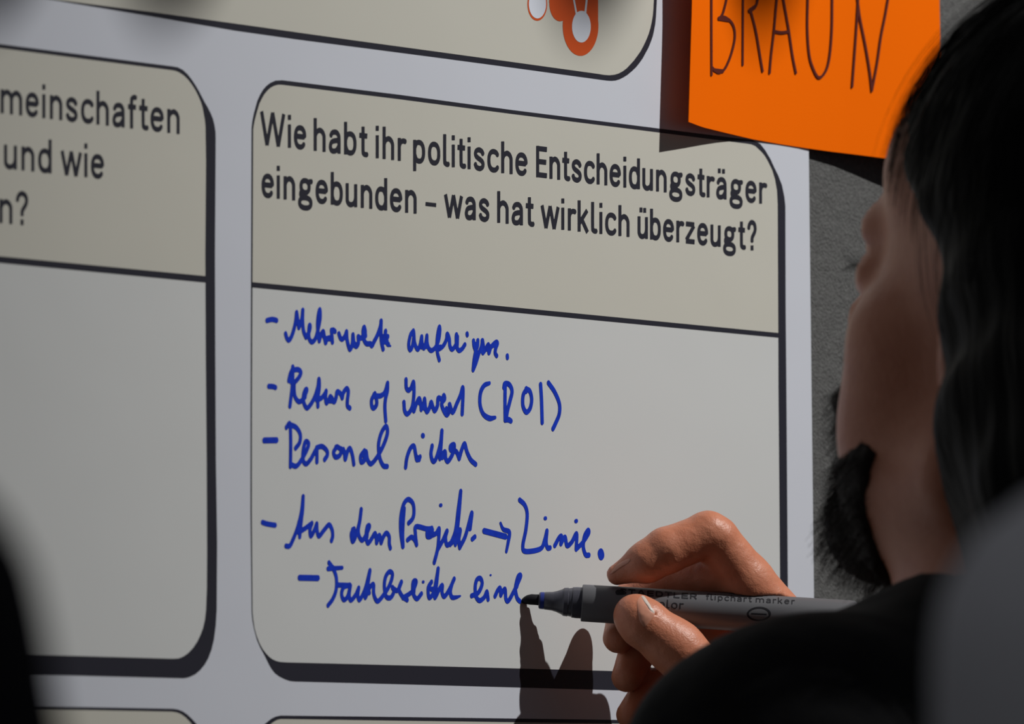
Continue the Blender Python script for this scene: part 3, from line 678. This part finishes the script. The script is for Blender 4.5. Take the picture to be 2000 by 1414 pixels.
# ------------------------------------------------------------------ the writer: hand
def cm(px, py, z): return VM(px, py, z * MM)       # z in px-units beyond the pen
def hand_sdf(X, Y, Z):
    k = lambda r: r * SPX
    C = lambda a, b, r0, r1: s_cap(X, Y, Z, cm(*a), cm(*b), k(r0), k(r1))
    # index finger
    fi = smin(C((1206, 1122, -6), (1262, 1098, -14), 21, 40), C((1262, 1098, -14), (1302, 1075, -12), 41, 46), k(10))
    fi = smin(fi, C((1302, 1075, -12), (1384, 1044, 4), 45, 44), k(6))
    fi = smin(fi, C((1382, 1043, 4), (1398, 1052, 10), 44, 45), k(10))
    f2 = C((1400, 1054, 10), (1458, 1138, 38), 44, 54)
    fi = smin(fi, f2, k(7))
    fi = smin(fi, C((1458, 1138, 38), (1538, 1244, 72), 54, 66), k(14))
    # thumb
    th = smin(C((1241, 1203, -54), (1256, 1216, -56), 43, 47), C((1256, 1216, -56), (1308, 1256, -52), 48, 50), k(12))
    th = smin(th, C((1308, 1256, -52), (1324, 1268, -50), 51, 53), k(14))
    th = smin(th, C((1324, 1268, -50), (1440, 1395, -40), 52, 62), k(12))
    # middle
    mi = smin(C((1207, 1246, 38), (1230, 1180, 128), 30, 41), C((1230, 1180, 128), (1325, 1128, 104), 41, 45), k(8))
    mi = smin(mi, C((1325, 1128, 104), (1400, 1122, 50), 45, 46), k(8))
    mi = smin(mi, C((1400, 1122, 50), (1545, 1250, 90), 46, 56), k(8))
    # ring
    ri = smin(C((1224, 1322, 40), (1250, 1262, 104), 30, 39), C((1250, 1262, 104), (1345, 1215, 150), 39, 44), k(8))
    ri = smin(ri, C((1345, 1215, 150), (1570, 1330, 160), 43, 52), k(8))
    # little
    li = smin(C((1230, 1396, 48), (1270, 1340, 100), 27, 32), C((1270, 1340, 100), (1400, 1300, 180), 32, 35), k(8))
    li = smin(li, C((1400, 1300, 180), (1580, 1400, 180), 36, 46), k(8))
    palm = C((1545, 1260, 80), (1720, 1420, 70), 62, 105)
    palm = smin(palm, C((1570, 1330, 150), (1720, 1430, 90), 60, 100), k(40))
    palm = smin(palm, C((1460, 1395, -20), (1700, 1430, 30), 60, 95), k(50))
    palm = smin(palm, C((1720, 1430, 70), (1900, 1640, 60), 100, 120), k(60))
    d = smin(palm, fi, k(14)); d = smin(d, th, k(14)); d = smin(d, mi, k(10)); d = smin(d, ri, k(10)); d = smin(d, li, k(10))
    # keep index and thumb separate near the pen
    # creases
    d = smax(d, -C((1398, 1100, -44), (1411, 1064, -42), 2, 3), k(12))
    d = smax(d, -C((1308, 1120, -62), (1306, 1090, -60), 1, 2), k(12))
    # nail beds
    d = smax(d, -C((1258, 1166, -86), (1281, 1197, -92), 1.2, 1.2), k(3))
    d = smax(d, -C((1281, 1197, -92), (1260, 1225, -98), 1.2, 1.0), k(3))
    d = d + k(0.45) * wob(X, Y, Z, 500, 3) + k(0.3) * wob(X, Y, Z, 1400, 5)
    # cannot enter the pen
    pa = T0 + mdir * 117 * SPX; pb = T0 + mdir * 655 * SPX
    d = smax(d, -(s_cap(X, Y, Z, pa, pb, k(37.2), k(37.2))), k(2))
    return d
lo = cm(1150, 975, 0); hi = cm(1960, 1730, 0)
hv, hf = nets(hand_sdf, (lo[0], lo[1], DT - 0.040), (hi[0], hi[1], DT + 0.062), 0.00095)
hvw = vm_world(hv)

# ------------------------------------------------------------------ the writer: head and torso in the head's own axes (mm)
HC = VM(2136, 636, -0.33)                    # centre of the head
fwd = np.array([-0.66, -0.20, 0.72]); fwd /= np.linalg.norm(fwd)
upv = np.array([0.12, -1.0, -0.10]); upv -= upv.dot(fwd) * fwd; upv /= np.linalg.norm(upv)
rgt = np.cross(fwd, upv)                      # the person's right (away from the camera)
if rgt[2] < 0: rgt = -rgt
LB = np.stack([rgt, fwd, upv], 0)             # local mm -> view metres
def loc2vm(p): return HC + (np.asarray(p) * 0.001) @ LB
def skin_head(X, Y, Z):
    C = lambda a, b, r0, r1: s_cap(X, Y, Z, a, b, r0, r1)
    d = s_ell(X, Y, Z, (0, -14, 36), (75, 96, 84))
    d = smin(d, s_ell(X, Y, Z, (0, 34, -22), (60, 58, 84)), 18)
    d = smin(d, s_ell(X, Y, Z, (0, 52, 48), (58, 38, 40)), 16)
    d = smin(d, C((-34, 84, 20), (34, 84, 20), 8, 8), 14)
    d = smin(d, C((0, 90, 12), (0, 112, -20), 7, 11), 8)
    for s in (-1, 1):
        d = smin(d, s_ell(X, Y, Z, (s * 42, 54, -18), (20, 23, 20)), 16)
        d = smin(d, s_ell(X, Y, Z, (s * 41, 50, -52), (20, 27, 30)), 16)
        d = smin(d, C((s * 58, 2, -58), (s * 14, 78, -96), 15, 16), 20)
        d = smax(d, -s_ell(X, Y, Z, (s * 31, 99, 2), (17, 14, 11)), 8)
        d = smin(d, s_ell(X, Y, Z, (s * 32, 78, 2), (13, 13, 12)), 2)
        d = smin(d, smax(s_ell(X, Y, Z, (s * 74, -10, -4), (7, 17, 31)), -s_ell(X, Y, Z, (s * 82, -6, -2), (5, 9, 18)), 3), 5)
    d = smin(d, s_ell(X, Y, Z, (0, 82, -54), (28, 22, 22)), 10)
    d = smin(d, C((-18, 100, -50), (18, 100, -50), 4.5, 4.5), 4)
    d = smin(d, C((-15, 98, -62), (15, 98, -62), 5, 5), 4)
    d = smin(d, s_ell(X, Y, Z, (0, 84, -92), (24, 20, 18)), 12)
    d = smin(d, C((-4, -8, -50), (-10, 6, -190), 55, 52), 22)
    # shoulders and upper torso
    d = smin(d, s_ell(X, Y, Z, (0, -55, -330), (170, 95, 190)), 40)
    d = smin(d, C((-46, -24, -148), (-140, -30, -174), 36, 46), 40)
    d = smin(d, C((46, -24, -148), (140, -30, -174), 36, 46), 40)
    return d
sv, sf = nets(skin_head, (-260, -170, -420), (260, 135, 135), 4.0)
svw = vm_world(loc2vm(sv))
# right arm reaches from the far shoulder to the hand
pshoulder = loc2vm((190, -20, -240)); pelbow = VM(2120, 1990, -0.02); pwrist = cm(1860, 1600, 62)
def arm_sdf(X, Y, Z):
    d = s_cap(X, Y, Z, pshoulder, pelbow, 0.052, 0.042)
    return smin(d, s_cap(X, Y, Z, pelbow, pwrist, 0.042, 0.026), 0.02)
mn = np.minimum(np.minimum(pshoulder, pelbow), pwrist) - 0.07; mx = np.maximum(np.maximum(pshoulder, pelbow), pwrist) + 0.07
av, af = nets(arm_sdf, mn, mx, 0.005)
avw = vm_world(av)
person = thing('person', 'dark-haired bearded person in a black t-shirt, seen from behind, writing on the poster', 'person', tuple(vm_world(loc2vm((0, -40, -420)))))
allv = np.concatenate([svw, hvw, avw]); allf = np.concatenate([sf, hf + len(svw), af + len(svw) + len(hvw)])
fast_obj('body', allv, allf, M_skin, person)

# thumb nail and index nail: patches lifted off the skin surface
def surf_patch(name, cpx, outline, m, lift, parent, zdir=(0, 0, 1.0), sdf=None, n=16):
    """patch on the hand facing the camera: outline in picture px"""
    o = np.array(outline, float); c = o.mean(0)
    pts = [c]
    ring = 10
    out = spline(list(map(tuple, outline)) + [outline[0]], 5)[:-1]
    for k in range(1, ring + 1):
        for q in out: pts.append(c + (np.array(q) - c) * k / ring)
    pts = np.array(pts); m_ = len(out)
    z = np.full(len(pts), DT - 0.038); done = np.zeros(len(pts), bool)
    for it in range(400):
        x = (pts[:, 0] - 1000) / F * z; y = (pts[:, 1] - 707) / F * z
        d = hand_sdf(x, y, z)
        step = np.where(done, 0, np.maximum(d * 0.5, 0.00003)); done |= d < 0.00008
        z = z + np.where(done, 0, step)
        if done.all(): break
    rr = np.concatenate([[0], np.repeat(np.arange(1, ring + 1) / ring, m_)])
    z = z - lift * np.clip(1.0 - rr ** 3, 0, 1) - 0.00004
    p = np.stack([(pts[:, 0] - 1000) / F * z, (pts[:, 1] - 707) / F * z, z], 1)
    v = vm_world(p); f = []
    for i in range(m_): f.append((0, 1 + i, 1 + (i + 1) % m_))
    for k in range(ring - 1):
        for i in range(m_):
            a = 1 + k * m_; b = a + m_
            f.append((a + i, b + i, b + (i + 1) % m_, a + (i + 1) % m_))
    return mesh_obj(name, v, f, m, parent, True)
surf_patch('thumb_nail', None, [(1250, 1164), (1257, 1168), (1268, 1180), (1279, 1196), (1272, 1210), (1259, 1224), (1250, 1214), (1246, 1195), (1245, 1175)], M_nail, 0.0004, person)
surf_patch('nail_band', None, [(1252, 1164), (1258, 1164), (1268, 1178), (1278, 1194), (1277, 1198), (1271, 1195), (1264, 1184), (1257, 1174)], M_nailband, 0.0006, person)  # paler band along the right side of the thumb nail
surf_patch('index_nail', None, [(1190, 1122), (1203, 1105), (1218, 1095), (1230, 1091), (1227, 1099), (1212, 1109), (1198, 1119)], M_nail, 0.0003, person)

# ---- hair, beard
def hair_sdf(X, Y, Z):
    d = s_ell(X, Y, Z, (0, -22, 44), (90, 106, 97))
    d = smin(d, s_ell(X, Y, Z, (0, -42, -30), (92, 72, 96)), 30)
    g = 3.0 * np.sin(0.16 * X + 0.05 * Z + 2 * np.sin(0.03 * Z)) * np.sin(0.09 * Y + 0.04 * Z) + 2.0 * wob(X, Y, Z * 0.25, 0.22, 2)
    d = d + g
    n1 = -(Y * -0.45 + Z * 0.90 - 20)          # keep above the hairline
    n2 = -(Y * -0.98 + Z * 0.15 + 6)           # or behind the ear
    reg = smin(n1, n2, 14) + 3 * wob(X, Y, Z, 0.12, 8)
    return smax(d, reg, 8)
v3, f3 = nets(hair_sdf, (-125, -150, -150), (125, 135, 165), 3.0)
fast_obj('hair', vm_world(loc2vm(v3)), f3, M_hair, person)
def beard_sdf(X, Y, Z):
    s = skin_head(X, Y, Z)
    d = s - (3.2 + 1.2 * wob(X, Y, Z, 0.35, 4) + 1.2 * wob(X, Y, Z, 0.9, 6))
    jaw = s_cap(X, Y, Z, (-60, 46, -60), (-30, 73, -98), 6, 27)
    jaw = smin(jaw, s_cap(X, Y, Z, (60, 46, -60), (30, 73, -98), 6, 27), 8)
    jaw = smin(jaw, s_ell(X, Y, Z, (0, 92, -86), (40, 34, 34)), 12)
    jaw = smin(jaw, s_cap(X, Y, Z, (-36, 92, -56), (0, 108, -40), 12, 11), 6)
    jaw = smin(jaw, s_cap(X, Y, Z, (36, 92, -56), (0, 108, -40), 12, 11), 6)
    jaw = jaw + 3.0 * wob(X, Y, Z, 0.22, 9) + 2.5 * wob(X, Y, Z, 0.7, 10)
    return smax(d, jaw, 3)
v3, f3 = nets(beard_sdf, (-100, -30, -140), (100, 140, -15), 2.2)
fast_obj('beard', vm_world(loc2vm(v3)), f3, M_beard, person)

def strands(name, roots, m, parent, rad=0.00009):
    v = []; f = []
    for path in roots:
        n = len(path)
        b = len(v)
        for i, p in enumerate(path):
            t = path[min(i + 1, n - 1)] - path[max(i - 1, 0)]; t /= np.linalg.norm(t) + 1e-9
            a = np.cross(t, FW); a /= np.linalg.norm(a) + 1e-9; c = np.cross(t, a)
            r = rad * (1 - 0.7 * i / n)
            for k in range(3):
                an = 2.094 * k
                v.append(p + (a * math.cos(an) + c * math.sin(an)) * r)
        for i in range(n - 1):
            for k in range(3):
                f.append((b + i * 3 + k, b + i * 3 + (k + 1) % 3, b + (i + 1) * 3 + (k + 1) % 3, b + (i + 1) * 3 + k))
    o = mesh_obj(name, v, f, m, parent, True); o['kind'] = 'stuff'
    return o
def project_strand(fn, p, iters=4):
    return p
paths = []
# hair strands flowing from the crown over the side
for _ in range(1500):
    az = random.uniform(-math.pi, math.pi); el0 = random.uniform(0.15, 1.4)
    lift = 1.0 + abs(random.gauss(0, 0.022))
    path = []
    dz = random.uniform(-0.15, 0.15)
    for i in range(12):
        e = el0 - i * 0.085
        a = az + dz * i / 12
        p = np.array([91 * math.cos(e) * math.sin(a), -22 + 107 * math.cos(e) * math.cos(a), 44 + 98 * math.sin(e)]) * 1.0
        c = np.array([0, -22, 44]); p = c + (p - c) * (lift + 0.012 * i / 12)
        if -(p[1] * -0.45 + p[2] * 0.90 - 20) > 6 and -(p[1] * -0.98 + p[2] * 0.15 + 6) > 6: break
        path.append(vm_world(loc2vm(p)))
    if len(path) > 3: paths.append(path)
strands('hair_strands', paths, M_hair, person, 0.00016)
bm = np.array(v3); paths = []
sel = rng.choice(len(bm), min(len(bm), 5200), replace=False)
for i in sel:
    p = bm[i].copy(); nrm = p - np.array([0, 20, -60]); nrm /= np.linalg.norm(nrm)
    dirn = nrm * 0.6 + np.array([0, 0.1, -0.8]) + rng.normal(size=3) * 0.25; dirn /= np.linalg.norm(dirn)
    L = rng.uniform(4, 10)
    path = [vm_world(loc2vm(p + dirn * L * t + np.array([0, 0, -1.0]) * t * t * 2)) for t in (-0.2, 0.3, 0.65, 1.0)]
    paths.append(path)
strands('beard_strands', paths, M_beard, person, 0.00013)
# eyelashes of the left eye
paths = []
for i in range(26):
    x = -44 + i * 0.95
    b = np.array([x, 88 - 0.012 * (x + 32) ** 2, 5.0])
    for up in (1, -1):
        paths.append([vm_world(loc2vm(b + np.array([(x + 32) * 0.15 * t - 1.5 * t, 3.2 * t, up * (1.5 * t + 2.0 * t * t)]))) for t in (0, 0.35, 0.7, 1.0)])
strands('eyelashes', paths, M_hair, person, 0.00012)

# ---- t-shirt
def shirt_sdf(X, Y, Z):
    C = lambda a, b, r0, r1: s_cap(X, Y, Z, a, b, r0, r1)
    d = s_ell(X, Y, Z, (0, -55, -345), (185, 108, 215))
    d = smin(d, C((-42, -20, -140), (-143, -30, -171), 54, 60), 45)
    d = smin(d, C((42, -20, -140), (143, -30, -171), 54, 60), 45)
    d = smin(d, C((-143, -30, -171), (-200, -10, -400), 60, 58), 30)
    d = smin(d, C((143, -30, -171), (195, 20, -400), 64, 56), 30)
    d = d + 3.5 * np.sin(0.03 * X - 0.05 * Z + 1.5 * np.sin(0.02 * Y)) * np.sin(0.02 * (X + Z)) + 2 * wob(X, Y, Z, 0.04, 12)
    neck = C((-4, -8, -30), (-8, 0, -150), 58, 60)
    return smax(d, -neck, 6)
v3, f3 = nets(shirt_sdf, (-320, -190, -520), (320, 100, -70), 5.0)
fast_obj('t_shirt', vm_world(loc2vm(v3)), f3, M_shirt, person)
def sleeve_sdf(X, Y, Z):
    e2 = pelbow + (pwrist - pelbow) * 0.55
    d = s_cap(X, Y, Z, pshoulder, pelbow, 0.062, 0.052)
    return smin(d, s_cap(X, Y, Z, pelbow, e2, 0.052, 0.044), 0.02)
v3, f3 = nets(sleeve_sdf, mn - 0.01, mx + 0.01, 0.006)
fast_obj('sleeve', vm_world(v3), f3, M_shirt, person)

# ------------------------------------------------------------------ blurred bystanders close to the camera
gz = -1.62
GC = VM(2210, 1300, gz)
def grey_sdf(X, Y, Z):
    C = lambda a, b, r0, r1: s_cap(X, Y, Z, np.add(GC, a), np.add(GC, b), r0, r1)
    d = C((0.12, -0.085, 0.0), (0.0, 0.0, 0.01), 0.045, 0.036)
    d = smin(d, C((0.0, 0.0, 0.01), (0.0, 0.30, 0.03), 0.036, 0.042), 0.01)
    d = smin(d, s_ell(X, Y, Z, np.add(GC, (0.16, 0.14, 0.0)), (0.13, 0.22, 0.11)), 0.02)
    return d + 0.002 * wob(X, Y, Z, 40, 3)
by1 = thing('person', 'blurred bystander in a grey shirt at the lower right edge of the picture', 'person', tuple(vm_world(GC + np.array([0.1, 0.4, 0]))))
v3, f3 = nets(grey_sdf, GC + np.array([-0.10, -0.16, -0.15]), GC + np.array([0.40, 0.45, 0.15]), 0.008)
fast_obj('grey_shirt', vm_world(v3), f3, M_grey, by1)
def nk(X, Y, Z):
    d = s_cap(X, Y, Z, np.add(GC, (0.20, -0.03, 0)), np.add(GC, (0.20, -0.16, 0)), 0.055, 0.052)
    return smin(d, s_ell(X, Y, Z, np.add(GC, (0.20, -0.26, 0.01)), (0.078, 0.115, 0.095)), 0.02)
v3, f3 = nets(nk, GC + np.array([0.09, -0.40, -0.12]), GC + np.array([0.32, 0.05, 0.14]), 0.006)
fast_obj('head', vm_world(v3), f3, M_skin, by1)
v3, f3 = nets(lambda X, Y, Z: smax(s_ell(X, Y, Z, np.add(GC, (0.20, -0.275, -0.005)), (0.088, 0.118, 0.104)) + 0.002 * wob(X, Y, Z, 90, 4), (Y - (GC[1] - 0.26)) + 0.5 * (Z - GC[2]), 0.01), GC + np.array([0.08, -0.42, -0.14]), GC + np.array([0.33, -0.05, 0.14]), 0.006)
fast_obj('hair', vm_world(v3), f3, M_hair, by1)

kz = -1.80
KC = VM(-290, 1235, kz)
by2 = thing('person', 'blurred dark sleeved elbow of a bystander at the lower left corner', 'person', tuple(vm_world(KC + np.array([-0.02, 0.3, 0]))))
def dark_sdf(X, Y, Z):
    C = lambda a, b, r0, r1: s_cap(X, Y, Z, np.add(KC, a), np.add(KC, b), r0, r1)
    d = C((0.0, 0.0, 0.0), (0.022, 0.09, 0.0), 0.030, 0.032)
    d = smin(d, C((0.022, 0.09, 0.0), (0.03, 0.16, 0.0), 0.032, 0.040), 0.01)
    d = smin(d, C((0.03, 0.16, 0.0), (-0.02, 0.34, 0.04), 0.040, 0.055), 0.03)
    return smin(d, C((-0.004, 0.0, 0.0), (-0.15, 0.16, -0.02), 0.030, 0.026), 0.015)
v3, f3 = nets(dark_sdf, KC + np.array([-0.25, -0.09, -0.09]), KC + np.array([0.09, 0.42, 0.13]), 0.005)
fast_obj('sleeve', vm_world(v3), f3, M_dkcloth, by2)


# ------------------------------------------------------------------ unseen balls on a cord, added above the board to cast soft shadows
M_blocker = mat('dark_blocker', (0.05, 0.05, 0.05), 0.4, 0.5)
M_cord = mat('black_blocker_cord', (0.01, 0.01, 0.01), 0.5, 0.3)
spots = [(P(10, -205), 0.018), (P(362, -208), 0.018), (P(1165, -188), 0.018), (P(1488, -178), 0.018)]
cent = []
for q, r_ in spots:
    dl = LPOS - q
    cent.append(q + dl * (1.1 / np.linalg.norm(dl)))
blockers = thing('shadow_blockers', 'unseen dark balls on a cord, added above the poster to cast soft shadows', 'shadow blocker', tuple(cent[1]))
for (q, r_), c in zip(spots, cent):
    vv, ff = nets(lambda X, Y, Z: smin(s_ell(X, Y, Z, c, (r_, r_, r_ * 1.05)), s_cap(X, Y, Z, c, c + np.array([0, 0, r_ + 0.02]), 0.009, 0.009), 0.006), c - 0.035, c + np.array([0.035, 0.035, 0.055]), 0.003)
    fast_obj('blocker_ball', vv, ff, M_blocker, blockers)
tops = [cent[0] + np.array([-0.5, 0, 0.08])] + [c + np.array([0, 0, r_ + 0.018]) for (q, r_), c in zip(spots, cent)] + [cent[-1] + np.array([0.5, 0, 0.08])]
path = spline([tuple(t) for t in tops], 10)
vv = []; ff = []
for i, p in enumerate(path):
    for k in range(6):
        an = math.pi * k / 3
        vv.append(p + np.array([0, math.cos(an), math.sin(an)]) * 0.0022)
for i in range(len(path) - 1):
    for k in range(6): ff.append((i * 6 + k, i * 6 + (k + 1) % 6, (i + 1) * 6 + (k + 1) % 6, (i + 1) * 6 + k))
mesh_obj('blocker_cord', vv, ff, M_cord, blockers, True)
